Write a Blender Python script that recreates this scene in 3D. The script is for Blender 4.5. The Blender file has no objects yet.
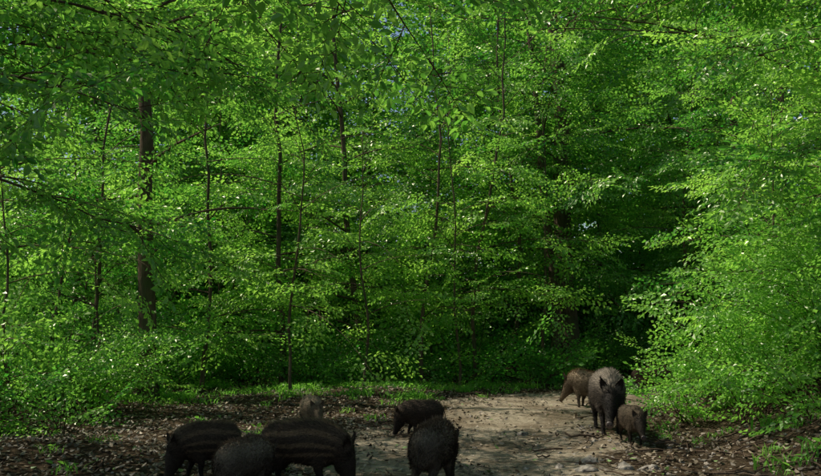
import bpy, math, time
import numpy as np
from mathutils import Vector, Matrix, noise
T0=time.time()
rng=np.random.default_rng(11)
scene=bpy.context.scene
R=math.radians
SUN_EL=54.0
REALIZE=True
SUN_DIR=np.array([-0.86,0.22,0.0]); SUN_DIR/=np.linalg.norm(SUN_DIR)
S=np.array([SUN_DIR[0]*math.cos(R(SUN_EL)),SUN_DIR[1]*math.cos(R(SUN_EL)),math.sin(R(SUN_EL))])

def U(a,b,n=None): return rng.uniform(a,b,n)
def sm(t):
    t=np.clip(t,0,1); return t*t*(3-2*t)

# ------------------------------------------------------------ terrain
TRK=np.array([(1.0,-12),(0.9,0),(0.9,6),(0.8,9),(1.1,12),(2.1,15),(4.4,17.9),(8,20.6),(14,23.5),(24,27)],float)
def trackdist(x,y):
    x=np.asarray(x,float); y=np.asarray(y,float)
    best=np.full(x.shape,1e9)
    for a,b in zip(TRK[:-1],TRK[1:]):
        d=b-a; L2=d@d
        t=np.clip(((x-a[0])*d[0]+(y-a[1])*d[1])/L2,0,1)
        best=np.minimum(best,np.hypot(x-a[0]-t*d[0],y-a[1]-t*d[1]))
    return best
def hgt(x,y):
    x=np.asarray(x,float); y=np.asarray(y,float)
    td=trackdist(x,y)
    off=sm((td-1.4)/2.0)
    z=0.05*np.sin(.8*x+.5*y)+0.04*np.sin(-.6*x+1.1*y+1.3)
    z=z+0.025*np.sin(2.3*x+1.1*y)*np.sin(1.7*y-.8*x+.5)
    z=z*(0.35+0.65*off)
    z=z+0.45*sm((-x-4.5)/5)
    z=z+1.5*sm((x-3.3-0.10*np.maximum(0,y-9))/3.4)*sm((17.0-y)/4.5)
    z=z+0.10*np.maximum(0,y-44)*sm((y-44)/12)*(1-sm((y-90)/60)*.5)
    z=z+0.012*np.sin(7.1*x+3*y)*np.sin(6.3*y-2*x)+0.006*np.sin(17*x)*np.sin(15*y+3*x)
    return z
def h1(x,y): return float(hgt(np.array([x]),np.array([y]))[0])

# ------------------------------------------------------------ node helpers
def mat(name):
    m=bpy.data.materials.new(name); m.use_nodes=True
    nt=m.node_tree; nt.nodes.clear()
    return m,nt
def N(nt,t,**k):
    n=nt.nodes.new(t)
    for a,b in k.items(): setattr(n,a,b)
    return n
def ramp(nt,fac,stops):
    r=N(nt,'ShaderNodeValToRGB')
    el=r.color_ramp.elements
    while len(el)<len(stops): el.new(.5)
    for e,(p,c) in zip(el,stops):
        e.position=p; e.color=(c[0],c[1],c[2],1)
    nt.links.new(fac,r.inputs[0]); return r.outputs[0]
def mix(nt,f,a,b,bt='MIX'):
    m=N(nt,'ShaderNodeMix',data_type='RGBA',blend_type=bt)
    for s,v in ((m.inputs[0],f),(m.inputs[6],a),(m.inputs[7],b)):
        if isinstance(v,(int,float)): s.default_value=v
        elif isinstance(v,tuple): s.default_value=(*v,1)
        else: nt.links.new(v,s)
    return m.outputs[2]
def noi(nt,vec,scale,detail=4,rough=.55):
    n=N(nt,'ShaderNodeTexNoise'); n.inputs['Scale'].default_value=scale
    n.inputs['Detail'].default_value=detail; n.inputs['Roughness'].default_value=rough
    if vec is not None: nt.links.new(vec,n.inputs['Vector'])
    return n.outputs[0]

def leaf_material(name,cd,cd2,ct,ct2,spec=.055):
    m,nt=mat(name); L=nt.links
    oi=N(nt,'ShaderNodeAttribute',attribute_name='sprayrnd')
    at=N(nt,'ShaderNodeAttribute',attribute_name='tint')
    ad=N(nt,'ShaderNodeMath',operation='MULTIPLY_ADD'); L.new(oi.outputs['Fac'],ad.inputs[0]); ad.inputs[1].default_value=.65
    hf=N(nt,'ShaderNodeMath',operation='MULTIPLY'); L.new(at.outputs['Fac'],hf.inputs[0]); hf.inputs[1].default_value=.35; L.new(hf.outputs[0],ad.inputs[2])
    cD=mix(nt,ad.outputs[0],cd,cd2); cT=mix(nt,ad.outputs[0],ct,ct2)
    p=N(nt,'ShaderNodeBsdfDiffuse'); L.new(cD,p.inputs['Color'])
    gl=N(nt,'ShaderNodeBsdfGlossy'); gl.inputs['Roughness'].default_value=.36; gl.inputs['Color'].default_value=(.95,.95,.75,1)
    t=N(nt,'ShaderNodeBsdfTranslucent'); L.new(cT,t.inputs['Color'])
    a=N(nt,'ShaderNodeMixShader'); a.inputs[0].default_value=.56
    L.new(p.outputs[0],a.inputs[1]); L.new(t.outputs[0],a.inputs[2])
    b=N(nt,'ShaderNodeMixShader'); b.inputs[0].default_value=spec
    L.new(a.outputs[0],b.inputs[1]); L.new(gl.outputs[0],b.inputs[2])
    o=N(nt,'ShaderNodeOutputMaterial'); L.new(b.outputs[0],o.inputs[0])
    return m
M_LEAF=leaf_material('beech_leaf',(.025,.16,.018),(.23,.46,.055),(.035,.34,.022),(.56,.95,.12))
M_SHRUB=leaf_material('shrub_leaf',(.035,.18,.022),(.21,.44,.06),(.055,.37,.028),(.50,.92,.12))
M_GRASS=leaf_material('grass_blade',(.07,.24,.03),(.20,.42,.07),(.12,.46,.04),(.42,.76,.10),.02)

def bark(name,c1,c2,c3):
    m,nt=mat(name); L=nt.links
    g=N(nt,'ShaderNodeNewGeometry')
    mp=N(nt,'ShaderNodeMapping'); mp.inputs['Scale'].default_value=(1,1,.25); L.new(g.outputs['Position'],mp.inputs[0])
    n1=noi(nt,mp.outputs[0],14,4,.65); n2=noi(nt,g.outputs['Position'],1.7,2)
    c=ramp(nt,n1,[(.3,c1),(.7,c2)])
    f=ramp(nt,n2,[(.5,(0,0,0)),(.68,(1,1,1))])
    c=mix(nt,f,c,c3)
    p=N(nt,'ShaderNodeBsdfDiffuse'); L.new(c,p.inputs['Color']); 
    b=N(nt,'ShaderNodeBump'); b.inputs['Strength'].default_value=.7; b.inputs['Distance'].default_value=.03
    L.new(n1,b.inputs['Height']); L.new(b.outputs[0],p.inputs['Normal'])
    o=N(nt,'ShaderNodeOutputMaterial'); L.new(p.outputs[0],o.inputs[0])
    return m
M_BARK=bark('beech_bark',(.05,.038,.026),(.17,.125,.085),(.075,.085,.042))
m_,nt_=mat('twig_bark'); p_=N(nt_,'ShaderNodeBsdfDiffuse'); p_.inputs['Color'].default_value=(.07,.05,.03,1)
nt_.links.new(p_.outputs[0],N(nt_,'ShaderNodeOutputMaterial').inputs[0]); M_TWIG=m_
M_STICK=bark('stick_bark',(.05,.035,.025),(.14,.10,.07),(.08,.06,.04))

def ground_mat():
    m,nt=mat('forest_floor'); L=nt.links
    g=N(nt,'ShaderNodeNewGeometry'); P=g.outputs['Position']
    n1=noi(nt,P,9,8,.7); n2=noi(nt,P,1.1,4); n3=noi(nt,P,55,5,.7)
    vo=N(nt,'ShaderNodeTexVoronoi'); vo.inputs['Scale'].default_value=22; L.new(P,vo.inputs['Vector'])
    sp=N(nt,'ShaderNodeSeparateColor'); L.new(vo.outputs['Color'],sp.inputs[0])
    lit=ramp(nt,sp.outputs[0],[(0,(.035,.026,.016)),(.4,(.085,.06,.038)),(.8,(.16,.115,.07)),(1,(.25,.19,.13))])
    lit=mix(nt,ramp(nt,n1,[(.35,(0,0,0)),(.65,(1,1,1))]),lit,(.045,.032,.022))
    # deeper in the wood the floor is overgrown with low green plants
    sx=N(nt,'ShaderNodeSeparateXYZ'); L.new(P,sx.inputs[0])
    mr=N(nt,'ShaderNodeMapRange'); mr.inputs['From Min'].default_value=22; mr.inputs['From Max'].default_value=30; L.new(sx.outputs[1],mr.inputs[0])
    lit=mix(nt,mr.outputs[0],lit,ramp(nt,n1,[(.35,(.012,.035,.008)),(.7,(.035,.085,.018))]))
    dirt=ramp(nt,n1,[(.25,(.19,.15,.10)),(.5,(.44,.365,.265)),(.75,(.62,.53,.41))])
    dirt=mix(nt,ramp(nt,n3,[(.45,(0,0,0)),(.7,(.6,.6,.6))]),dirt,(.22,.16,.10))
    dirt=mix(nt,ramp(nt,n2,[(.42,(0,0,0)),(.60,(.7,.7,.7))]),dirt,(.14,.10,.062))
    at=N(nt,'ShaderNodeAttribute',attribute_name='path')
    ad=N(nt,'ShaderNodeMath',operation='ADD'); L.new(at.outputs['Fac'],ad.inputs[0])
    sb=N(nt,'ShaderNodeMath',operation='MULTIPLY_ADD'); L.new(n1,sb.inputs[0]); sb.inputs[1].default_value=1.2; sb.inputs[2].default_value=-.6
    L.new(sb.outputs[0],ad.inputs[1])
    f=ramp(nt,ad.outputs[0],[(.35,(0,0,0)),(.65,(1,1,1))])
    c=mix(nt,f,lit,dirt)
    p=N(nt,'ShaderNodeBsdfDiffuse'); L.new(c,p.inputs['Color'])
    hh=N(nt,'ShaderNodeMath',operation='MULTIPLY_ADD'); L.new(n3,hh.inputs[0]); hh.inputs[1].default_value=.4; L.new(n1,hh.inputs[2])
    b=N(nt,'ShaderNodeBump'); b.inputs['Strength'].default_value=1; b.inputs['Distance'].default_value=.07
    L.new(hh.outputs[0],b.inputs['Height']); L.new(b.outputs[0],p.inputs['Normal'])
    o=N(nt,'ShaderNodeOutputMaterial'); L.new(p.outputs[0],o.inputs[0])
    return m
M_GROUND=ground_mat()

# ------------------------------------------------------------ mesh helpers
def new_mesh(name,V,F,mats=(),smooth=False,midx=None):
    me=bpy.data.meshes.new(name)
    me.from_pydata([tuple(v) for v in np.asarray(V,float).tolist()],[],F)
    for m in mats: me.materials.append(m)
    if midx is not None: me.polygons.foreach_set('material_index',np.asarray(midx,np.int32))
    if smooth: me.polygons.foreach_set('use_smooth',np.ones(len(me.polygons),bool))
    me.update(); return me
def new_obj(name,me,parent=None):
    o=bpy.data.objects.new(name,me); scene.collection.objects.link(o)
    if parent: o.parent=parent
    return o
def tube(V,F,pts,rad,k=7,sx=None):
    pts=np.asarray(pts,float); n=len(pts); b=len(V)
    tan=np.gradient(pts,axis=0); tan/=np.linalg.norm(tan,axis=1)[:,None]+1e-9
    ref=np.array([0,0,1.]) if abs(tan[0][2])<.8 else np.array([1.,0,0])
    ang=np.arange(k)*2*math.pi/k
    for i in range(n):
        s=np.cross(tan[i],ref); s/=np.linalg.norm(s)+1e-9; u=np.cross(s,tan[i])
        a,c=(rad[i],rad[i]) if np.isscalar(rad[i]) else rad[i]
        for t in ang: V.append(pts[i]+s*math.cos(t)*a+u*math.sin(t)*c)
    for i in range(n-1):
        for j in range(k):
            F.append((b+i*k+j,b+i*k+(j+1)%k,b+(i+1)*k+(j+1)%k,b+(i+1)*k+j))
    if k>3: F.append(tuple(b+j for j in range(k))[::-1]); F.append(tuple(b+(n-1)*k+j for j in range(k)))

def add_leaf(V,F,MI,TN,p,d,nrm,L,W,mi,tint,curl=.0,simple=False):
    d=d/np.linalg.norm(d); s=np.cross(nrm,d); s/=np.linalg.norm(s)+1e-9; n=np.cross(d,s)
    b=len(V); f=.12*L
    if simple:
        V+=[p,p+d*L*.45+s*W*.5+n*f,p+d*L,p+d*L*.45-s*W*.5+n*f]; F+=[(b,b+1,b+2),(b,b+2,b+3)]; MI+=[mi,mi]; TN+=[tint]*4; return
    V+= [p, p+d*L*.3+s*W*.46+n*f, p+d*L*.68+s*W*.40+n*f*.8, p+d*L-n*curl*L, p+d*L*.68-s*W*.40+n*f*.8, p+d*L*.3-s*W*.46+n*f]
    F+= [(b,b+1,b+2,b+3),(b,b+3,b+4,b+5)]
    MI+=[mi,mi]; TN+=[tint]*6

def make_spray(name,leaf_mat,Lm=.9,nside=9,leaf=(.065,.10),drop=.12,wid=.42,keep=1.0,ratio=.58,nz=.5,simple=False):
    V,F,MI,TN=[],[],[],[]
    def twig(p0,d,L,r,n=3):
        pts=[]; dd=d.copy(); p=p0.copy()
        for i in range(n):
            pts.append(p.copy()); p=p+dd*L/(n-1); dd=dd+np.array([0,0,-drop*.25*5/n])+rng.normal(0,.05,3); dd/=np.linalg.norm(dd)
        pts=np.array(pts); b=len(F); vb=len(V)
        if not (simple and r<.005):
            tube(V,F,pts,[r*(1-.8*i/(n-1)) for i in range(n)],3)
        MI.extend([1]*(len(F)-b)); TN.extend([.5]*(len(V)-vb))
        return pts
    def at(pts,t):
        x=t*(len(pts)-1); i=min(int(x),len(pts)-2); return pts[i]+(pts[i+1]-pts[i])*(x-i), (pts[i+1]-pts[i])
    def leaves(pts,L,side0=1):
        nl=max(3,int(L/.047)); sd=side0
        for i in range(nl+1):
            if U(0,1)>keep: continue
            t=(i+.6)/(nl+.6); p,d=at(pts,min(t,1)); d=d/np.linalg.norm(d)
            up=np.array([0,0,1.]); s=np.cross(up,d); s/=np.linalg.norm(s)+1e-9
            dr=d*U(.4,.9)+s*sd*U(.6,1.0)+np.array([0,0,U(-.7,.1)])
            if i==nl: dr=d
            nr=up+rng.normal(0,nz,3)
            l=U(*leaf); add_leaf(V,F,MI,TN,p+dr*.01,dr,nr,l,l*ratio*U(.85,1.15)*(1.12 if simple else 1),0,U(0,1),U(0,.2),simple); sd=-sd
    main=twig(np.zeros(3),np.array([1.,0,.12]),Lm,.006,5)
    leaves(main[2:],Lm*.5)
    sd=1
    for i in range(nside):
        t=.12+.8*i/nside; p,d=at(main,t); d/=np.linalg.norm(d)
        L=wid*Lm*(1.05-.75*abs(t-.35)/.65)*U(.75,1.15)
        s=np.array([-d[1],d[0],0])*sd
        dr=d*U(.6,1)+s*U(.8,1.1)+np.array([0,0,U(-.3,.2)]); dr/=np.linalg.norm(dr)
        tw=twig(p,dr,L,.004); leaves(tw,L,sd); sd=-sd
    me=new_mesh(name,V,F,(leaf_mat,M_TWIG),midx=MI)
    a=me.attributes.new('tint','FLOAT','POINT'); a.data.foreach_set('value',np.array(TN,np.float32))
    return me
def proto_collection(name,meshes):
    c=bpy.data.collections.new(name)
    for i,me in enumerate(meshes):
        c.objects.link(bpy.data.objects.new('%s_%02d'%(name,i),me))
    return c
C_LEAF=proto_collection('leafy_twig',[make_spray('leafy_twig%d'%i,M_LEAF,keep=k) for i,k in enumerate((.98,.98,.9,.9,.8,.95))])
C_FAR=proto_collection('far_twig',[make_spray('far_twig%d'%i,M_LEAF,keep=k,simple=True) for i,k in enumerate((.98,.98,.9,.9,.8,.95))])
C_SHRUB=proto_collection('shrub_twig',[make_spray('shrub_twig%d'%i,M_SHRUB,Lm=.6,nside=7,leaf=(.045,.08),drop=.05,wid=.5,ratio=.64,simple=True) for i in range(4)])
def make_tuft(name,n,hh,sp):
    V,F,MI,TN=[],[],[],[]
    for i in range(n):
        a=U(0,6.28); r=sp*math.sqrt(U(0,1)); p=np.array([r*math.cos(a),r*math.sin(a),-.02])
        o=U(0,6.28); le=U(.15,.8); d=np.array([math.cos(o)*le,math.sin(o)*le,1.]); d/=np.linalg.norm(d)
        L=hh*U(.5,1.1); w=U(.003,.007); s=np.cross(d,[0,0,1]); s/=np.linalg.norm(s)+1e-9
        b=len(V); m=p+d*L*.55; t=p+d*L+np.array([math.cos(o),math.sin(o),-.6])*L*.25
        V+=[p-s*w,p+s*w,m+s*w,m-s*w,t]; F+=[(b,b+1,b+2,b+3),(b+3,b+2,b+4)]; TN+=[U(0,1)]*5
    for i in range(n//5):
        a=U(0,6.28); r=sp*U(0,1); p=np.array([r*math.cos(a),r*math.sin(a),U(.02,hh*.5)])
        o=U(0,6.28); add_leaf(V,F,MI,TN,p,np.array([math.cos(o),math.sin(o),U(-.2,.5)]),np.array([0,0,1.])+rng.normal(0,.3,3),U(.04,.08),U(.03,.05),0,U(0,1))
    me=new_mesh(name,V,F,(M_GRASS,))
    a=me.attributes.new('tint','FLOAT','POINT'); a.data.foreach_set('value',np.array(TN,np.float32)); return me
C_GRASS=proto_collection('grass_tuft',[make_tuft('grass_tuft%d'%i,24,.17,.14) for i in range(4)])

def gn_group(name,coll):
    g=bpy.data.node_groups.new(name,'GeometryNodeTree')
    g.interface.new_socket('Geometry',in_out='INPUT',socket_type='NodeSocketGeometry')
    g.interface.new_socket('Geometry',in_out='OUTPUT',socket_type='NodeSocketGeometry')
    gi=g.nodes.new('NodeGroupInput'); go=g.nodes.new('NodeGroupOutput')
    ip=g.nodes.new('GeometryNodeInstanceOnPoints'); ci=g.nodes.new('GeometryNodeCollectionInfo')
    ci.inputs['Collection'].default_value=coll; ci.inputs['Separate Children'].default_value=True; ci.inputs['Reset Children'].default_value=True
    def na(n,t):
        x=g.nodes.new('GeometryNodeInputNamedAttribute'); x.data_type=t; x.inputs['Name'].default_value=n; return x.outputs['Attribute']
    g.links.new(gi.outputs[0],ip.inputs['Points']); g.links.new(ci.outputs[0],ip.inputs['Instance'])
    ip.inputs['Pick Instance'].default_value=True
    g.links.new(na('idx','INT'),ip.inputs['Instance Index'])
    g.links.new(na('rot','FLOAT_VECTOR'),ip.inputs['Rotation'])
    g.links.new(na('scl','FLOAT'),ip.inputs['Scale'])
    if REALIZE:
        rz=g.nodes.new('GeometryNodeRealizeInstances'); g.links.new(ip.outputs[0],rz.inputs[0]); g.links.new(rz.outputs[0],go.inputs[0])
    else: g.links.new(ip.outputs[0],go.inputs[0])
    return g
G_LEAF=gn_group('foliage_leaf',C_LEAF); G_FAR=gn_group('foliage_far',C_FAR); G_SHRUB=gn_group('foliage_shrub',C_SHRUB); G_GRASS=gn_group('foliage_grass',C_GRASS)
NP={G_LEAF:6,G_FAR:6,G_SHRUB:4,G_GRASS:4}
total=[0]
def foliage(name,pts,rots,scl,group,parent=None,rnd=None):
    n=len(pts); total[0]+=n
    me=bpy.data.meshes.new(name); me.vertices.add(n)
    me.vertices.foreach_set('co',np.asarray(pts,np.float32).ravel())
    a=me.attributes.new('rot','FLOAT_VECTOR','POINT'); a.data.foreach_set('vector',np.asarray(rots,np.float32).ravel())
    a=me.attributes.new('scl','FLOAT','POINT'); a.data.foreach_set('value',np.asarray(scl,np.float32))
    if rnd is None: rnd=U(0,1,n)
    a=me.attributes.new('sprayrnd','FLOAT','POINT'); a.data.foreach_set('value',np.asarray(rnd,np.float32))
    a=me.attributes.new('idx','INT','POINT'); a.data.foreach_set('value',rng.integers(0,NP[group],n).astype(np.int32))
    me.update(); o=new_obj(name,me,parent)
    md=o.modifiers.new('leaves','NODES'); md.node_group=group
    return o

# gaps cut in the canopy toward the sun, to light these chosen places
SHAFTS=[((1.2,14.6,.0),.6),((2.2,15.2,0),.7),((3.1,15.6,0),.5),((0.2,15.0,0),.35),((1.8,16.0,0),.4),((3.6,16.6,0),.5),((3.0,9.3,.1),.5),((2.2,9.9,0),.25),((1.3,12.4,0),.35),((1.8,8.2,0),.3),((1.6,13.4,0),.4),
 ((-3.4,15.2,3.0),.9),((-2.5,15.2,2.6),.9),((-1.2,15.0,2.2),1.1),((-.4,15,2.0),.8),((-2.0,14.8,3.6),.8),
 ((4.0,12.0,.8),.9),((4.6,13.0,1.4),.9),((5.2,14,2.6),.9),((5.4,12.2,2.6),.7),((-4.2,14.8,.2),.5),((-2.8,12.8,.1),.3),((2.5,11.3,.9),.15),((-3.3,11,0),.2),((-5.2,12.2,1.2),.5),((3.4,12.5,0),.3),
 ((-2.2,17.0,.1),.4),((-3.8,17,.1),.3),((-.4,17.2,.1),.35),
 ((-1.5,17,4.6),1.3),((1.6,17.5,5.6),1.4),((4.0,18.5,6.0),1.4),((-5,15,5.0),1.2),((7,19,6.5),1.6),((0,16,7.5),1.4),((7.6,16,3.5),1.3),((1.0,18,3.2),.7),((6.2,17,5),1.3),((-7,13,3.0),.9),((.3,13,0),.25),
 ((-3,18,6.2),1.3),((2.5,18.5,4.2),.9),((-5.5,14,3.2),.9),((-.5,18,6.4),1.2),((5.5,17.5,3.6),.9),((5.2,13,3.4),.9),((3.6,21,7.8),1.2),((8.2,21,7.5),1.4),((-6.3,15,5.6),1.0)]
ST=np.array([s[0] for s in SHAFTS]); SR=np.array([s[1] for s in SHAFTS])
def keep_mask(P,rot,sc):
    r=np.asarray(rot); cz=np.cos(r[:,1]); d=np.stack([np.cos(r[:,2])*cz,np.sin(r[:,2])*cz,-np.sin(r[:,1])],-1)
    C=P+d*(sc*.45)[:,None]
    k=np.ones(len(P),bool)
    for t,rr in zip(ST,SR):
        e=C-t; q=e@S; perp=np.linalg.norm(e-q[:,None]*S,axis=1)
        k&=~((perp<rr+.42*sc)&(q>rr+.6))
    return k

class Acc:
    def __init__(s): s.V=[];s.F=[];s.p=[];s.r=[];s.s=[];s.c=[];s.tone=.5
    def spray(s,p,d,sc,roll=.28):
        d=d/np.linalg.norm(d)
        s.p.append(p); s.r.append((rng.normal(0,roll),-math.asin(max(-1,min(1,d[2])))+rng.normal(.1,.25),math.atan2(d[1],d[0]))); s.s.append(sc); s.c.append(np.clip(s.tone+rng.normal(0,.22),0,1))
def limb(A,p0,az,el,L,r,sc=(.8,1.2),step=.3,droop=.5,start=.25,sub=1,roll=.45,wob=.08):
    n=6; p=np.array(p0,float); pts=[]; ds=[]
    for i in range(n):
        e=el-droop*(i/(n-1))
        d=np.array([math.cos(az)*math.cos(e),math.sin(az)*math.cos(e),math.sin(e)]); pts.append(p.copy()); ds.append(d)
        p=p+d*L/(n-1); az+=rng.normal(0,wob)
    tube(A.V,A.F,pts,[r*(1-.85*i/(n-1)) for i in range(n)],5 if r>.02 else 3)
    cnt=max(2,int(L*(1-start)/step)); side=1 if U(0,1)>.5 else -1
    for j in range(cnt+1):
        t=start+(1-start)*j/cnt; x=t*(n-1); i=min(int(x),n-2)
        q=pts[i]+(pts[i+1]-pts[i])*(x-i); d=ds[i]
        if j==cnt: A.spray(q,d,U(*sc),roll); continue
        s=np.array([-d[1],d[0],0])*side
        dr=d*U(.4,.9)+s*U(.5,1)+np.array([0,0,U(-.45,.25)])
        if sub and j%2==0 and L>1.4:
            limb(A,q,math.atan2(dr[1],dr[0]),max(-.2,d[2]*.5),L*U(.28,.45),r*.4,sc,step,.3,.25,0,roll)
        else: A.spray(q,dr,U(*sc),roll)
        side=-side
def tree(A,x,y,H,r,cb,nl,Lm,lean=(0,0),sc=(.8,1.2),step=.32,top=1.0,azr=None,sub=1,k=10,wob=1.0,tone=None,start=.12):
    A.tone=U(.2,.95) if tone is None else tone
    z0=h1(x,y)-.15; n=14; pts=[]; wx=wy=0; dx=dy=0
    for i in range(n):
        t=i/(n-1); pts.append((x+lean[0]*t*H+wx,y+lean[1]*t*H+wy,z0+H*t)); dx=.6*dx+rng.normal(0,.022*wob)*H/8; dy=.6*dy+rng.normal(0,.02*wob)*H/8; wx+=dx; wy+=dy
    pts=np.array(pts); rad=[r*(1-.82*(i/(n-1))**.9) for i in range(n)]; rad[0]=r*1.45
    pts2=[pts[0],pts[0]*.7+pts[1]*.3]+list(pts[1:]); rad2=[rad[0],r*1.08]+rad[1:]
    tube(A.V,A.F,pts2,rad2,k)
    az=U(0,6.28)
    for i in range(nl):
        hh=cb+(H-cb)*((i+U(0,1))/nl)**.9; t=min(hh/H,.995); xx=t*(n-1); j=min(int(xx),n-2)
        p=pts[j]+(pts[j+1]-pts[j])*(xx-j)
        az+=2.4+rng.normal(0,.3); a=az if azr is None else U(*azr)
        u=(hh-cb)/(H-cb+1e-6); prof=(1-.75*u**1.6)*(.75+.25*min(1,u*4))
        limb(A,p,a,.15+.75*u+rng.normal(0,.2),Lm*prof*U(.6,1.15),min(rad[j]*.3,.03)+.005,sc,step,.45+.3*U(0,1),start,sub)
def finish(A,name,group=None,parent=None,wood=M_BARK,cull=True,fname='foliage'):
    me=new_mesh(name,A.V,A.F,(wood,),smooth=True); o=new_obj(name,me,parent)
    P=np.array(A.p); r=np.array(A.r); s=np.array(A.s); k=keep_mask(P,r,s) if cull else np.ones(len(P),bool)
    k&=~((np.abs(P[:,0])<1.2)&(P[:,1]>-1)&(P[:,1]<2.0)&(P[:,2]<2.8))
    k&=P[:,2]>hgt(P[:,0],P[:,1])+.03
    foliage(fname,P[k],r[k],s[k],group or G_LEAF,o,np.array(A.c)[k])
    return o

# ------------------------------------------------------------ ground
def axis(n,c,a,ext,p=5):
    u=np.linspace(-1,1,n); return c+a*u+ext*np.sign(u)*np.abs(u)**p
gx=axis(300,0,12,160); gy=axis(340,11,13,170,5)
X,Y=np.meshgrid(gx,gy); Z=hgt(X,Y)
nx,ny=len(gx),len(gy); V=np.stack([X,Y,Z],-1).reshape(-1,3)
td=trackdist(X,Y).ravel()
wd=1.35+.25*np.sin(1.3*V[:,1])+.2*np.sin(2.9*V[:,1]+V[:,0])
wd+=.9*sm((3.2-np.abs(V[:,1]-10))/3)*(V[:,0]<.9)
pathv=1-sm((td-wd+.6)/1.2)
idx=np.arange(nx*ny).reshape(ny,nx)
Fq=np.stack([idx[:-1,:-1],idx[:-1,1:],idx[1:,1:],idx[1:,:-1]],-1).reshape(-1,4)
me=new_mesh('ground',V,Fq.tolist(),(M_GROUND,),smooth=True)
a=me.attributes.new('path','FLOAT','POINT'); a.data.foreach_set('value',pathv.astype(np.float32))
new_obj('ground',me)
sel=(pathv[Fq].mean(1)>.35)&(np.abs(V[Fq[:,0],0])<40); Fs=Fq[sel]; used=np.unique(Fs); rm=np.full(nx*ny,-1); rm[used]=np.arange(len(used))
Vt=V[used].copy(); Vt[:,2]+=.005
me=new_mesh('dirt_track',Vt,rm[Fs].tolist(),(M_GROUND,),smooth=True)
a=me.attributes.new('path','FLOAT','POINT'); a.data.foreach_set('value',pathv[used].astype(np.float32))
new_obj('dirt_track',me)

def litter():
    n=52000
    y=4+17*U(0,1,n)**1.1; x=U(-1,1,n)*(3+.55*y)
    t=trackdist(x,y); cl=np.array([noise.noise(Vector((a*1.3,b*1.3,0))) for a,b in zip(x,y)])
    k=(U(0,1,n)<np.clip(.18+.55*np.clip(cl*2.2,0,1)+.9*sm((t-.8)/1.2),0,1)*np.where(x>2.5,.65,1)); x=x[k];y=y[k];n=len(x)
    z=hgt(x,y)+U(.006,.03,n)
    L=U(.03,.08,n); W=L*U(.5,.75,n); az=U(0,6.283,n)
    tl=rng.normal(0,.35,n); tr=rng.normal(0,.35,n)
    d=np.stack([np.cos(az),np.sin(az),tl],-1); d/=np.linalg.norm(d,axis=1)[:,None]
    s=np.stack([-np.sin(az),np.cos(az),tr],-1); s/=np.linalg.norm(s,axis=1)[:,None]
    P=np.stack([x,y,z],-1); up=np.array([0,0,1.])
    L=L[:,None];W=W[:,None]; c=U(.0,.25,n)[:,None]*L
    vs=[P-d*L/2+up*c, P-d*L*.15+s*W/2, P+d*L*.2+s*W*.42, P+d*L/2+up*c, P+d*L*.2-s*W*.42, P-d*L*.15-s*W/2]
    Vv=np.stack(vs,1).reshape(-1,3); b=np.arange(n)*6
    Ff=np.concatenate([np.stack([b,b+3,b+2,b+1],-1),np.stack([b,b+5,b+4,b+3],-1)])
    m,nt=mat('dead_leaf'); Lk=nt.links
    at=N(nt,'ShaderNodeAttribute',attribute_name='tint')
    col=ramp(nt,at.outputs['Fac'],[(0,(.045,.032,.02)),(.4,(.11,.08,.05)),(.75,(.20,.15,.095)),(.95,(.36,.28,.195)),(.97,(.12,.2,.04))])
    p=N(nt,'ShaderNodeBsdfPrincipled'); Lk.new(col,p.inputs['Base Color']); p.inputs['Roughness'].default_value=.6
    o=N(nt,'ShaderNodeOutputMaterial'); Lk.new(p.outputs[0],o.inputs[0])
    me=new_mesh('leaf_litter',Vv,Ff.tolist(),(m,))
    a=me.attributes.new('tint','FLOAT','POINT'); a.data.foreach_set('value',np.repeat(U(0,1,n),6).astype(np.float32))
    new_obj('leaf_litter',me)
litter()

def stone_mat():
    m,nt=mat('stone'); g=N(nt,'ShaderNodeNewGeometry'); n1=noi(nt,g.outputs['Position'],25,6)
    c=ramp(nt,n1,[(.3,(.14,.115,.09)),(.7,(.40,.35,.29))]); p=N(nt,'ShaderNodeBsdfPrincipled'); nt.links.new(c,p.inputs['Base Color']); p.inputs['Roughness'].default_value=.85
    b=N(nt,'ShaderNodeBump'); b.inputs['Distance'].default_value=.02; nt.links.new(n1,b.inputs['Height']); nt.links.new(b.outputs[0],p.inputs['Normal'])
    o=N(nt,'ShaderNodeOutputMaterial'); nt.links.new(p.outputs[0],o.inputs[0]); return m
M_STONE=stone_mat()
import bmesh
def rock_geo(x,y,r,seed):
    bm=bmesh.new(); bmesh.ops.create_icosphere(bm,subdivisions=3,radius=1)
    sx,sy,sz=r*U(.8,1.3),r*U(.7,1.0),r*U(.4,.65); rz=U(0,3.14); z=h1(x,y)
    Vv=[]
    for v in bm.verts:
        c=v.co.normalized(); f=1+.45*noise.noise(c*1.3+Vector((seed,0,0)))+.18*noise.noise(c*4+Vector((0,seed,0)))
        q=Vector((round(c.x*1.6)/1.6,round(c.y*1.6)/1.6,round(c.z*1.6)/1.6)).lerp(c,.6)*f
        q=Vector((q.x*sx,q.y*sy,q.z*sz)); q=Matrix.Rotation(rz,3,'Z')@q
        Vv.append((q.x+x,q.y+y,q.z+z+sz*.1))
    Ff=[tuple(v.index for v in f.verts) for f in bm.faces]; bm.free(); return Vv,Ff
for i,(x,y,r) in enumerate([(1.85,9.3,.09),(2.13,8.9,.10),(1.72,8.75,.11),(1.4,11.2,.08),(2.35,8.75,.09),(1.5,9.0,.06)]):
    a,b=rock_geo(x,y,r,i*3.1); new_obj('stone',new_mesh('stone',a,b,(M_STONE,),smooth=True))
Vv=[];Ff=[]
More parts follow.
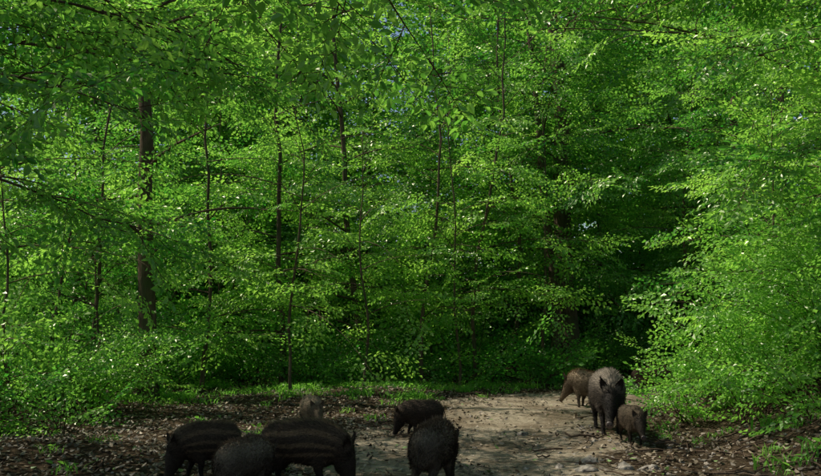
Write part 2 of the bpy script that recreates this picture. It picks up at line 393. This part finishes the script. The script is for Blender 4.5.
for i in range(420):
    y=U(6.5,17); x=U(-4,5.5); 
    if i<190: x=U(1.4,4.2); y=U(8,11.5)
    bm=bmesh.new(); bmesh.ops.create_icosphere(bm,subdivisions=1,radius=1); r=U(.008,.03); z=h1(x,y)
    b0=len(Vv); e=rng.normal(0,.2,(len(bm.verts),3))
    for v in bm.verts: Vv.append((x+(v.co.x+e[v.index][0])*r*1.2,y+(v.co.y+e[v.index][1])*r,z+(v.co.z+e[v.index][2])*r*.7+r*.1))
    Ff+=[tuple(b0+v.index for v in f.verts) for f in bm.faces]; bm.free()
new_obj('gravel',new_mesh('gravel',Vv,Ff,(M_STONE,)))
Vv=[];Ff=[]
for i in range(150):
    y=U(6,18); x=U(-6,5); L=U(.15,.6); a=U(0,6.28); pts=[]
    if i<50: x=U(1.4,4); y=U(8,11)
    if 50<i<80: x=U(-.8,0.2); y=U(11,12.6)
    for j in range(5):
        pts.append((x,y,h1(x,y)+.015+U(0,.05))); x+=math.cos(a)*L/4; y+=math.sin(a)*L/4; a+=rng.normal(0,.35)
    r=U(.004,.014); tube(Vv,Ff,pts,[r,r,r*.9,r*.7,r*.4],5)
new_obj('fallen_sticks',new_mesh('fallen_sticks',Vv,Ff,(M_STICK,),smooth=True))

# ------------------------------------------------------------ trees of the clearing edge
EDGE=[(-4.7,16.0,13,.18,2.2,28,3.4,(0,0)),
 (4.05,22.0,17,.28,4.2,28,4.2,(-.005,0)),
 (3.60,21.6,14,.13,3.4,22,3.0,(-.02,0)),
 (.25,19.0,9,.05,1.4,26,2.8,(.01,0)),
 (1.42,19.6,10,.05,1.6,28,2.8,(.02,0)),
 (2.6,22.0,12,.06,1.6,28,3.2,(-.02,0)),
 (8.6,22.0,17,.14,3.0,28,3.4,(.0,0)),
 (11.5,25.0,16,.14,3.0,26,3.8,(.0,0)),
 (-6.1,17.2,8,.05,1.0,24,2.6,(.01,0)),
 (-2.75,19.0,11,.07,1.2,28,3.0,(-.02,0)),
 (-4.3,18.3,10,.05,1.1,24,3.0,(.02,0)),
 (-1.2,20.8,14,.09,1.4,30,3.4,(.01,0)),
 (6.6,21.5,10,.06,1.8,24,3.0,(-.01,0)),
 (-2.2,16.4,6.0,.035,1.2,20,2.4,(.03,-.05)),
 (-.9,16.6,5.0,.03,1.1,14,2.0,(.03,-.05)),
 (1.0,18.2,7.5,.03,1.6,20,2.3,(-.03,-.04)),
 (2.9,19.8,8,.04,3.4,16,2.4,(0,-.03)),
 (-7.2,13.5,7.5,.08,.8,28,3.0,(.02,0)),
 (7.2,15.0,9,.10,1.0,28,3.2,(-.03,0)),
 (8.4,18.5,10,.10,1.3,26,3.2,(-.03,0)),
 (-8.5,17.5,8.5,.11,1.3,24,3.2,(0,0)),
 (-5.5,12.3,4.2,.03,.5,16,1.8,(.03,0)),
 (-5.2,14.6,3.6,.03,.5,13,1.6,(.0,0)),
 (-6.2,15.2,5.5,.035,.6,17,2.0,(.03,0)),
 (5.7,13.6,4.2,.03,.4,18,1.9,(-.03,0)),
 (6.4,11.6,4.0,.03,.4,18,1.9,(-.03,0)),
 (6.6,15.8,5.0,.035,.5,17,2.0,(-.03,0)),
]
for (x,y,H,r,cb,nl,Lm,le) in EDGE:
    A=Acc(); tree(A,x,y,H,r,cb,nl,Lm,le,step=.36,wob=2.6 if r<.12 else 1.2,k=10 if r>.1 else 7,tone=.9 if x in(-2.2,-.9,5.7,7.2,6.4) else None)
    if x==-4.7:
        for zz,az,el,L in ((6.2,-.6,.2,5.5),(6.9,-.2,.2,5.5),(5.4,-1.1,.2,5.0),(7.4,-.8,.2,6.0)):
            limb(A,(x,y,zz),az,el,L,.03,(.9,1.3),.32,.45,.2,1)
    if x==7.2:
        for zz,az,el,L in ((5.6,3.4,.3,5.5),(6.4,3.7,.3,5.5),(6.0,3.0,.3,5.5)):
            limb(A,(x-.15,y,zz),az,el,L,.03,(.9,1.3),.32,.45,.2,1)
    finish(A,'beech_tree',G_FAR)

NEAR=[(-4.2,3.0,12,.18,4.6,24,3.8),(5.6,5.5,12,.2,4.8,22,4.0),(-6.5,8.5,11,.2,4.0,26,3.8),(8.2,10.5,11,.18,3.6,24,3.8)]
for q in NEAR:
    A=Acc(); tree(A,*q,sc=(1.0,1.4),step=.42,tone=.35)
    if q[0]==-4.2:
        limb(A,(-3.9,3.0,3.7),-.05,-.14,4.0,.03,(.5,.75),.25,.15,.35,1)
        limb(A,(-3.9,3.1,4.6),.45,.05,4.4,.03,(.7,1.),.25,.3,.3,1)
    if q[0]==-6.5:
        for zz,az,el,L in ((3.9,-.15,.05,4.2),(3.2,.25,.0,3.6),(4.8,.1,.1,4.8),(3.0,-.5,.05,3.0),(4.2,.4,.2,4.4),(5.4,.5,.25,6.5),(5.2,.8,.2,5.0),(5.8,.25,.2,6)):
            limb(A,(-6.4,8.5,zz),az,el,L,.035,(.8,1.1),.3,.5,.25,1)
    if q[0]==8.2:
        for zz,az,el,L in ((3.9,3.0,.05,3.6),(3.3,2.8,.1,3.2),(4.9,3.2,.1,4.2),(3.4,3.7,.0,3.0),(5.4,3.0,.25,6.0),(5.4,2.7,.25,7)):
            limb(A,(8.1,10.5,zz),az,el,L,.035,(.8,1.1),.3,.45,.25,1)
    finish(A,'beech_tree')

# ------------------------------------------------------------ forest beyond
A=Acc(); placed=[]
def far(count,y0,y1,f0,Hs,rs,cb,nl,Lm,gap,spread,scm=1.0,step=.42):
    tries=0;c=0
    while c<count and tries<5000:
        tries+=1; y=U(y0,y1); x=U(-1,1)*(spread*y+2)
        if trackdist(np.array([x]),np.array([y]))[0]<1.6: continue
        if 3<x<7 and y<24: continue
        if any((x-a)**2+(y-b)**2<gap**2 for a,b in placed): continue
        placed.append((x,y)); c+=1; f=scm*(1+(y-20)*.02)
        tree(A,x,y,U(*Hs),U(*rs),U(*cb),nl,U(*Lm),sc=(.95*f,1.35*f),step=step*f,sub=1,k=6,wob=2.6,tone=U(.1,.8),start=.1)
far(15,20.5,26,1,(4.5,7.5),(.025,.04),(.5,1.0),15,(1.9,2.6),1.3,.50,1.1,.42)
far(14,22.5,29,1,(11.5,14.5),(.06,.09),(2.0,3.5),25,(3.0,3.6),1.9,.46,1.35,.44)
far(16,29,40,1,(17,20),(.08,.14),(3,5),25,(3.6,4.4),2.6,.46,1.8,.45)
far(8,42,54,1,(22,26),(.1,.2),(3,5),24,(4.5,5.5),4,.42,2.4,.46)
finish(A,'forest_trees',G_FAR,cull=True)

# ------------------------------------------------------------ shrubs
def shrub(x,y,n,L,sc=(.7,1.1),group=None,name='shrub',cull=True,tone=None):
    A=Acc(); A.tone=U(.2,.65) if tone is None else tone
    for i in range(n):
        a=U(0,6.28); rr=U(0,.25); px,py=x+rr*math.cos(a),y+rr*math.sin(a)
        limb(A,(px,py,h1(px,py)-.03),a,U(.5,1.35),L*U(.6,1.1),.012,sc,.22,U(.3,.9),.15,1,.5,.15)
    finish(A,name,group or G_SHRUB,wood=M_TWIG,cull=cull)
for (x,y,n,L) in [(-5.6,12.2,10,1.4),(-6.6,11.0,11,1.6),(-4.9,13.6,10,1.2),(-5.8,14.6,12,1.6),(-7.2,13,12,2.0),(-4.3,11.2,6,.7),(-6.8,15.5,12,2.0),
                  (4.35,11.3,10,1.1),(4.9,12.2,12,1.5),(5.3,10.6,12,1.5),(5.9,12.0,13,1.8),(4.0,12.4,8,.9),(4.7,13.6,11,1.4),(5.6,9.0,12,1.5),(6.4,10.2,12,1.8),(6.6,13.6,13,2.0),(4.5,9.7,6,.8),(4.8,15.0,8,1.1)]:
    shrub(x,y,n,L,tone=U(.55,.9) if x>0 and y>10 else None)
for i in range(14):
    x=-8+i*1.15+U(-.3,.3); y=U(18.8,20.8)
    if trackdist(np.array([x]),np.array([y]))[0]<1.9: y+=3.6
    shrub(x,y,int(U(6,10)),U(.6,1.4),(.8,1.2),tone=U(.05,.4))  # back row: dark leaf tone stands in for shade under the trees
A=Acc(); A.tone=.15  # shade of the lower wood put into the leaf colour
for i in range(150):
    y=U(18.5,30); x=U(-1,1)*(.5*y+2)
    if trackdist(np.array([x]),np.array([y]))[0]<1.8: continue
    for j in range(3): limb(A,(x,y,h1(x,y)-.03),U(0,6.28),U(.5,1.3),U(.5,1.4),.008,(1.0,1.8),.36,.5,.15,0,.5)
for i in range(75):   # tall thicket closing the view between the trunks
    y=U(30,37); x=-19+38*(i+U(0,1))/75
    for j in range(6): limb(A,(x,y,h1(x,y)-.03),U(0,6.28),U(.9,1.45),U(2.5,4.6),.015,(2.2,3.4),.62,.4,.1,0,.7)
finish(A,'undergrowth',G_SHRUB,wood=M_TWIG,cull=False)
n=11000; y=U(8,20,n); x=U(-1,1,n)*(.52*y+1); t=trackdist(x,y)
dens=sm((t-1.3)/.7)*(.02+.98*sm((y-14.8)/2.2))
bank=(x>2.6)&(y<15); dens=np.where(bank,sm((t-1.8)/1)*.2,dens)
nz=np.array([noise.noise(Vector((a*.8,b*.8,3)))+.5*noise.noise(Vector((a*2.5,b*2.5,3))) for a,b in zip(x,y)]); dens=dens*np.clip(.35+2.2*nz,0,1)
k=U(0,1,n)<dens; x=x[k];y=y[k]; n=len(x)
foliage('grass',np.stack([x,y,hgt(x,y)],-1),np.stack([rng.normal(0,.1,n),rng.normal(0,.1,n),U(0,6.28,n)],-1),U(.5,1.6,n),G_GRASS)

# ------------------------------------------------------------ wild boar
def fur_mat():
    m,nt=mat('boar_coat'); L=nt.links
    at=N(nt,'ShaderNodeAttribute',attribute_name='coat'); tc=N(nt,'ShaderNodeTexCoord')
    n1=noi(nt,tc.outputs['Object'],60,4,.7)
    c=mix(nt,1.0,at.outputs['Color'],ramp(nt,n1,[(.3,(.55,.55,.55)),(.7,(1.25,1.25,1.25))]),'MULTIPLY')
    p=N(nt,'ShaderNodeBsdfPrincipled'); L.new(c,p.inputs['Base Color']); p.inputs['Roughness'].default_value=.7; p.inputs['Specular IOR Level'].default_value=.15
    b=N(nt,'ShaderNodeBump'); b.inputs['Strength'].default_value=.6; b.inputs['Distance'].default_value=.01; L.new(n1,b.inputs['Height']); L.new(b.outputs[0],p.inputs['Normal'])
    o=N(nt,'ShaderNodeOutputMaterial'); L.new(p.outputs[0],o.inputs[0]); return m
M_FUR=fur_mat()
def simple(name,c,r):
    m,nt=mat(name); p=N(nt,'ShaderNodeBsdfPrincipled'); n1=noi(nt,None,30)
    nt.links.new(ramp(nt,n1,[(.3,tuple(v*.7 for v in c)),(.7,c)]),p.inputs['Base Color']); p.inputs['Roughness'].default_value=r
    o=N(nt,'ShaderNodeOutputMaterial'); nt.links.new(p.outputs[0],o.inputs[0]); return m
M_EYE=simple('boar_eye',(.012,.008,.006),.12); M_SNOUT=simple('boar_snout',(.10,.07,.06),.45)

def chain(V,F,P,Rr,sub=4,k=14):
    P=np.array(P,float); Rr=np.array(Rr,float)
    if Rr.ndim==1: Rr=np.stack([Rr,Rr],-1)
    n=len(P); tt=np.linspace(0,n-1,(n-1)*sub+1)
    def cr(A):
        out=[]
        for q in tt:
            i=min(int(q),n-2); f=q-i; a=A[max(i-1,0)];b=A[i];c=A[i+1];d=A[min(i+2,n-1)]
            out.append(.5*((2*b)+(-a+c)*f+(2*a-5*b+4*c-d)*f*f+(-a+3*b-3*c+d)*f**3))
        return np.array(out)
    PP=cr(P); RR=np.maximum(cr(Rr),.01)
    tan=np.gradient(PP,axis=0); tan/=np.linalg.norm(tan,axis=1)[:,None]
    b=len(V)
    for i in range(len(PP)):
        s=np.array([0,1.,0]); u=np.cross(tan[i],s); u/=np.linalg.norm(u)
        for a in np.arange(k)*2*math.pi/k: V.append(PP[i]+s*math.cos(a)*RR[i][0]+u*math.sin(a)*RR[i][1])
    m=len(PP)
    for i in range(m-1):
        for j in range(k): F.append((b+i*k+j,b+(i+1)*k+j,b+(i+1)*k+(j+1)%k,b+i*k+(j+1)%k))
    F.append(tuple(b+j for j in range(k))); F.append(tuple(b+(m-1)*k+j for j in range(k))[::-1])

def boar(x,y,heading,H,pitch=-10,yaw=0,base=(.09,.075,.06),top=(.2,.175,.14),dark=(.025,.02,.017),face=None,stripes=0,gait=(0,0,0,0),young=0.0,nf=15000,girth=1.0,short=.9,arch=0.0,mane=.5):
    face=face or dark
    V,F=[],[]; g=girth
    yl=short
    def zz(a,b): return b+arch*math.cos((max(-1.,min(1.,(a+.12)/.55)))*math.pi/2)
    body=[(-.74,.65),(-.69,.655),(-.57,.64),(-.37,.63),(-.12,.62),(.08,.62),(.25,.645),(.40,.66),(.54,.645),(.66,.61),(.78,.565),(.90,.50),(1.01,.44),(1.10,.395),(1.135,.38)]
    rad=[(.05,.07),(.13,.18),(.185,.255),(.21,.285),(.225,.295),(.225,.305),(.21,.315),(.18,.285),(.155,.235),(.135,.19),(.11,.15),(.08,.105),(.058,.075),(.05,.058),(.048,.052)]
    rad=[(a*g,b*(.5+.5*g)) for a,b in rad]
    chain(V,F,[(a*(yl if a<0 else 1),0,zz(a,b)) for a,b in body],rad,3,20)
    chain(V,F,[(.66,0,.53),(.80,0,.47),(.94,0,.415),(1.04,0,.375)],[(.085,.08),(.07,.06),(.045,.035),(.035,.022)],3,12)
    def rot(p,o,a): 
        c,s=math.cos(a),math.sin(a); dx,dzz=p[0]-o[0],p[2]-o[2]
        return (o[0]+dx*c+dzz*s,p[1],o[2]-dx*s+dzz*c)
    for si,sd in enumerate((1,-1)):
        a=R(gait[si]); o=(.30,0,.55)
        P=[(.30,sd*.10,.60),(.27,sd*.125,.44),(.24,sd*.13,.33),(.275,sd*.125,.20),(.27,sd*.125,.08),(.30,sd*.125,.025)]
        P=[rot(p,o,a*w) for p,w in zip(P,(0,.5,1,1,1,1))]
        dz0=P[-1][2]-.025; P=[(p[0],p[1],p[2]-dz0*w) for p,w in zip(P,(0,0,.2,.6,1,1))]
        chain(V,F,P,[(.085,.14),(.075,.105),(.052,.065),(.036,.04),(.03,.032),(.038,.034)],3,12)
        a=R(gait[2+si]); o=(-.48*yl,0,.58)
        P=[(-.46*yl,sd*.09,.62),(-.42*yl,sd*.125,.46),(-.48*yl,sd*.125,.345),(-.60*yl,sd*.115,.255),(-.57*yl,sd*.115,.09),(-.535*yl,sd*.115,.025)]
        P=[rot(p,o,a*w) for p,w in zip(P,(0,.4,.8,1,1,1))]
        dz0=P[-1][2]-.025; P=[(p[0],p[1],p[2]-dz0*w) for p,w in zip(P,(0,0,.2,.6,1,1))]
        chain(V,F,P,[(.11,.19),(.095,.14),(.065,.085),(.038,.046),(.03,.033),(.038,.035)],3,12)
    me=new_mesh('tmp',V,F); ob=bpy.data.objects.new('tmp',me); scene.collection.objects.link(ob)
    md=ob.modifiers.new('r','REMESH'); md.mode='VOXEL'; md.voxel_size=.016
    ms=ob.modifiers.new('s','SMOOTH'); ms.iterations=7; ms.factor=.5
    vl=bpy.context.view_layer
    vl.update(); dg=bpy.context.evaluated_depsgraph_get(); ev=ob.evaluated_get(dg); m2=ev.to_mesh()
    nv=len(m2.vertices); co=np.zeros(nv*3,np.float32); m2.vertices.foreach_get('co',co); co=co.reshape(-1,3).astype(float)
    no=np.zeros(nv*3,np.float32); m2.vertices.foreach_get('normal',no); no=no.reshape(-1,3).astype(float)
    faces=[tuple(p.vertices) for p in m2.polygons]; ev.to_mesh_clear(); bpy.data.objects.remove(ob)
    base=np.array(base);top=np.array(top);dark=np.array(dark);face=np.array(face)
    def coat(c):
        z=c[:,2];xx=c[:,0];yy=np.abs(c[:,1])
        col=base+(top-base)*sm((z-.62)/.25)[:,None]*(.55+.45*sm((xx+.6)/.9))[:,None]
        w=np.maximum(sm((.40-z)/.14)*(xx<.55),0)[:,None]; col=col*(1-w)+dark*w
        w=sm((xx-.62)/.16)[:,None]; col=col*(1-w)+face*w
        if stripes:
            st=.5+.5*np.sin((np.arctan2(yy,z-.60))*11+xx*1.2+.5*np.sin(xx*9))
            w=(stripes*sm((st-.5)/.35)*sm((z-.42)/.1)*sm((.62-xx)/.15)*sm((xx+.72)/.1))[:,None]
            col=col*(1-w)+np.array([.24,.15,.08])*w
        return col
    Vs=[co]; Fs=list(faces); MI=[0]*len(faces); Cs=[coat(co)]; off=nv
    tri=np.array([(f[0],f[1],f[2]) for f in faces]); q4=np.array([(f[0],f[2],f[3]) for f in faces if len(f)==4]); tri=np.concatenate([tri,q4]) if len(q4) else tri
    ar=np.linalg.norm(np.cross(co[tri[:,1]]-co[tri[:,0]],co[tri[:,2]]-co[tri[:,0]]),axis=1); ar/=ar.sum()
    ti=rng.choice(len(tri),nf,p=ar); b1=U(0,1,nf);b2=U(0,1,nf);fl=b1+b2>1;b1[fl]=1-b1[fl];b2[fl]=1-b2[fl]
    w=np.stack([1-b1-b2,b1,b2],-1); P=(co[tri[ti]]*w[:,:,None]).sum(1); Nn=(no[tri[ti]]*w[:,:,None]).sum(1); Nn/=np.linalg.norm(Nn,axis=1)[:,None]+1e-9
    back=np.tile(np.array([-1.,0,-.28]),(nf,1)); leg=(P[:,2]<.38)&(P[:,0]<.5); back[leg]=(0,0,-1)
    back=back-(back*Nn).sum(1)[:,None]*Nn; d=back+Nn*U(.25,.75,nf)[:,None]+rng.normal(0,.25,(nf,3)); d/=np.linalg.norm(d,axis=1)[:,None]
    crest=sm((P[:,2]-.85)/.1)*(P[:,0]<.7)*mane; d+=np.outer(crest,[0,0,.5])
    Ln=(.055+.035*crest)*U(.6,1.5,nf); Ln*=np.where(P[:,0]>.8,.35,1)*np.where(leg,.6,1)
    sdv=np.cross(d,Nn); sdv/=np.linalg.norm(sdv,axis=1)[:,None]+1e-9; wv=U(.0035,.0065,nf)
    P=P-Nn*.003
    fv=np.stack([P-sdv*wv[:,None],P+sdv*wv[:,None],P+d*Ln[:,None]],1).reshape(-1,3)
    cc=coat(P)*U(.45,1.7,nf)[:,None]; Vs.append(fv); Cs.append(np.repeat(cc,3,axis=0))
    bb=off+np.arange(nf)*3; Fs+=np.stack([bb,bb+1,bb+2],-1).tolist(); MI+=[0]*nf; off+=nf*3
    for sd in (1,-1):
        o0=np.array([.655,sd*.085,.735]); ax=np.array([-.10,sd*.40,1.0]) if not young else np.array([-.25,sd*.5,1.]); ax/=np.linalg.norm(ax)
        fw=np.array([1.,sd*.45,0.]); fw-=fw@ax*ax; fw/=np.linalg.norm(fw); sv=np.cross(ax,fw)
        ev=[];rows=7;cols=7
        for i in range(rows):
            t=i/(rows-1); wdt=.062*math.sin(math.pi*(.22+.78*t)**.9)**.8 if t<1 else .002
            for j in range(cols):
                s=(j/(cols-1)-.5)*2; ev.append(o0+ax*t*.19+sv*s*wdt+fw*(-.03*(1-s*s)*(1-t*.6)))
        e2=[v-fw*.012 for v in ev]; n1=len(ev)
        for i in range(rows-1):
            for j in range(cols-1):
                q=off+i*cols+j; Fs.append((q,q+1,q+cols+1,q+cols)); q+=n1; Fs.append((q,q+cols,q+cols+1,q+1)); MI+=[0,0]
        ea=np.array(ev+e2); Vs.append(ea); cE=np.tile((base*.5+dark*.5),(len(ea),1)); Cs.append(cE); off+=len(ea)
        m=260; r=rng.integers(0,len(ev),m); p=ea[r]; dd=ax+rng.normal(0,.3,(m,3)); dd/=np.linalg.norm(dd,axis=1)[:,None]; ss=rng.normal(0,1,(m,3)); ss/=np.linalg.norm(ss,axis=1)[:,None]
        fv=np.stack([p-ss*.004,p+ss*.004,p+dd*U(.02,.05,m)[:,None]],1).reshape(-1,3); Vs.append(fv); Cs.append(np.tile(base*.9,(m*3,1)))
        bb=off+np.arange(m)*3; Fs+=np.stack([bb,bb+1,bb+2],-1).tolist(); MI+=[0]*m; off+=m*3
    def ball(c,r,mi):
        nonlocal off
        bm=bmesh.new(); bmesh.ops.create_icosphere(bm,subdivisions=2,radius=1); 
        Vb=np.array([v.co[:] for v in bm.verts])*np.array(r)+np.array(c); Vs.append(Vb); Cs.append(np.zeros((len(Vb),3)))
        Fs.extend([tuple(off+v.index for v in f.verts) for f in bm.faces]); MI.extend([mi]*len(bm.faces)); off+=len(Vb); bm.free()
    for sd in (1,-1): ball((.805,sd*.083*g,.62),(.018,.012,.016),1)
    ball((1.14,0,.385),(.016,.056,.058),2)
    for sd in (1,-1): ball((1.155,sd*.022,.39),(.006,.010,.012),1)
    tv,tf=[],[]; tube(tv,tf,[(-.70*yl,0,.72),(-.80*yl,0,.66),(-.83*yl,0.01,.54),(-.82*yl,.02,.42)],[.02,.014,.01,.012],6)
    Vs.append(np.array(tv)); Cs.append(np.tile(dark,(len(tv),1))); Fs+=[tuple(off+i for i in f) for f in tf]; MI+=[0]*len(tf); off+=len(tv)
    m=150; p=np.array([-.82*yl,.02,.43])+rng.normal(0,.01,(m,3)); dd=np.array([0,0,-1.])+rng.normal(0,.15,(m,3)); ss=rng.normal(0,1,(m,3)); ss/=np.linalg.norm(ss,axis=1)[:,None]
    fv=np.stack([p-ss*.004,p+ss*.004,p+dd*U(.05,.1,m)[:,None]],1).reshape(-1,3); Vs.append(fv); Cs.append(np.tile(dark,(m*3,1)))
    bb=off+np.arange(m)*3; Fs+=np.stack([bb,bb+1,bb+2],-1).tolist(); MI+=[0]*m; off+=m*3
    Va=np.concatenate(Vs); Ca=np.concatenate(Cs)
    wgt=sm((Va[:,0]-.38)/.34); pv=np.array([.44,0,.66])
    if young:
        hw=sm((Va[:,0]-.5)/.3)[:,None]; c0=np.array([.62,0,.6]); Va=Va*(1-hw)+(c0+(Va-c0)*np.array([.86,1.1,1.08]))*hw
    an=-R(pitch)*wgt; dx=Va[:,0]-pv[0]; dzz=Va[:,2]-pv[2]
    nxx=pv[0]+dx*np.cos(an)+dzz*np.sin(an); nz=pv[2]-dx*np.sin(an)+dzz*np.cos(an)
    Va=np.stack([nxx,Va[:,1],nz],-1)
    ay=R(yaw)*wgt; dx=Va[:,0]-pv[0]; dy=Va[:,1]
    Va=np.stack([pv[0]+dx*np.cos(ay)-dy*np.sin(ay),dx*np.sin(ay)+dy*np.cos(ay),Va[:,2]],-1)
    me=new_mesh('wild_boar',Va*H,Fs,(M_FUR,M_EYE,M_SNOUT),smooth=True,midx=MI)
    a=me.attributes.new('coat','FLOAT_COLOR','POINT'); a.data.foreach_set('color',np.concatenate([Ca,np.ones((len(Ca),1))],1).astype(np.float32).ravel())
    o=new_obj('wild_boar',me); o.location=(x,y,h1(x,y)-.005); o.rotation_euler=(0,0,R(heading))
    return o
fol=[o for o in scene.objects if o.modifiers]
for o in fol: o.modifiers[0].show_viewport=False
TAN=dict(base=(.15,.11,.07),top=(.28,.21,.135),dark=(.055,.04,.027),face=(.13,.095,.06))
DRK=dict(base=(.055,.035,.022),top=(.09,.06,.037),dark=(.02,.015,.011),face=(.04,.027,.018))
boar(2.53,11.45,-93,.84,pitch=-12,yaw=-14,base=(.045,.034,.025),top=(.22,.18,.138),dark=(.016,.012,.010),face=(.018,.014,.011),gait=(12,-8,6,-10),nf=18000,mane=.4)
boar(2.60,10.5,-84,.47,pitch=-8,yaw=-8,young=1,gait=(0,6,0,-5),base=(.085,.06,.038),top=(.13,.095,.06),dark=(.03,.022,.015),mane=.2)
boar(2.92,14.6,125,.66,pitch=-22,gait=(8,-6,5,-5),short=.85,mane=.3,**TAN)
boar(4.65,16.9,-20,.6,pitch=-25,**DRK)
boar(-1.84,8.25,212,.54,pitch=-36,gait=(10,-10,8,-6),young=.6,stripes=.5,short=.66,arch=.07,girth=1.1,mane=.3,**DRK)
boar(-1.38,7.4,62,.52,pitch=-30,yaw=20,young=.6,girth=1.15,short=.8,arch=.05,gait=(5,-5,5,-5),mane=.4,base=(.14,.105,.07),top=(.27,.21,.145),dark=(.05,.035,.022))
boar(-.94,7.9,-14,.62,pitch=-38,young=.5,stripes=.7,gait=(14,-6,-12,10),short=.86,arch=.08,girth=1.1,mane=.3,**DRK)
boar(-1.30,11.7,-70,.49,pitch=-8,young=1,mane=.2,**TAN)
boar(.14,11.2,190,.46,pitch=-36,young=.7,gait=(10,-8,6,-6),short=.8,arch=.05,girth=1.1,mane=.3,base=(.04,.027,.018),top=(.06,.042,.028),dark=(.018,.013,.010))
boar(.20,7.8,70,.60,pitch=-30,girth=1.2,young=.5,short=.8,arch=.04,gait=(4,-4,6,-4),mane=.4,base=(.12,.09,.06),top=(.23,.18,.125),dark=(.04,.03,.02))
for o in fol: o.modifiers[0].show_viewport=True

# ------------------------------------------------------------ light, world, camera
w=bpy.data.worlds.new('World'); scene.world=w; w.use_nodes=True; nt=w.node_tree
sky=nt.nodes.new('ShaderNodeTexSky'); sky.sky_type='NISHITA'; sky.sun_disc=False
sky.sun_elevation=R(SUN_EL); sky.sun_rotation=math.atan2(S[0],S[1])
nt.links.new(sky.outputs[0],nt.nodes['Background'].inputs[0]); nt.nodes['Background'].inputs[1].default_value=.105
sl=bpy.data.lights.new('sun','SUN'); sl.energy=5; sl.angle=R(.5); sl.color=(1,.94,.80)
so=bpy.data.objects.new('sun',sl); scene.collection.objects.link(so)
so.rotation_euler=Vector(S).to_track_quat('Z','Y').to_euler()
cam=bpy.data.cameras.new('camera'); co_=bpy.data.objects.new('camera',cam); scene.collection.objects.link(co_)
cam.sensor_width=36; cam.lens=18/math.tan(R(25)); cam.clip_end=600; cam.clip_start=.05
co_.location=(0,0,h1(0,0)+1.5); co_.rotation_euler=(R(95),0,0)
scene.camera=co_
scene.view_settings.view_transform='Standard'; scene.view_settings.look='None'; scene.view_settings.exposure=0
print('SPRAYS',total[0],'time',time.time()-T0)
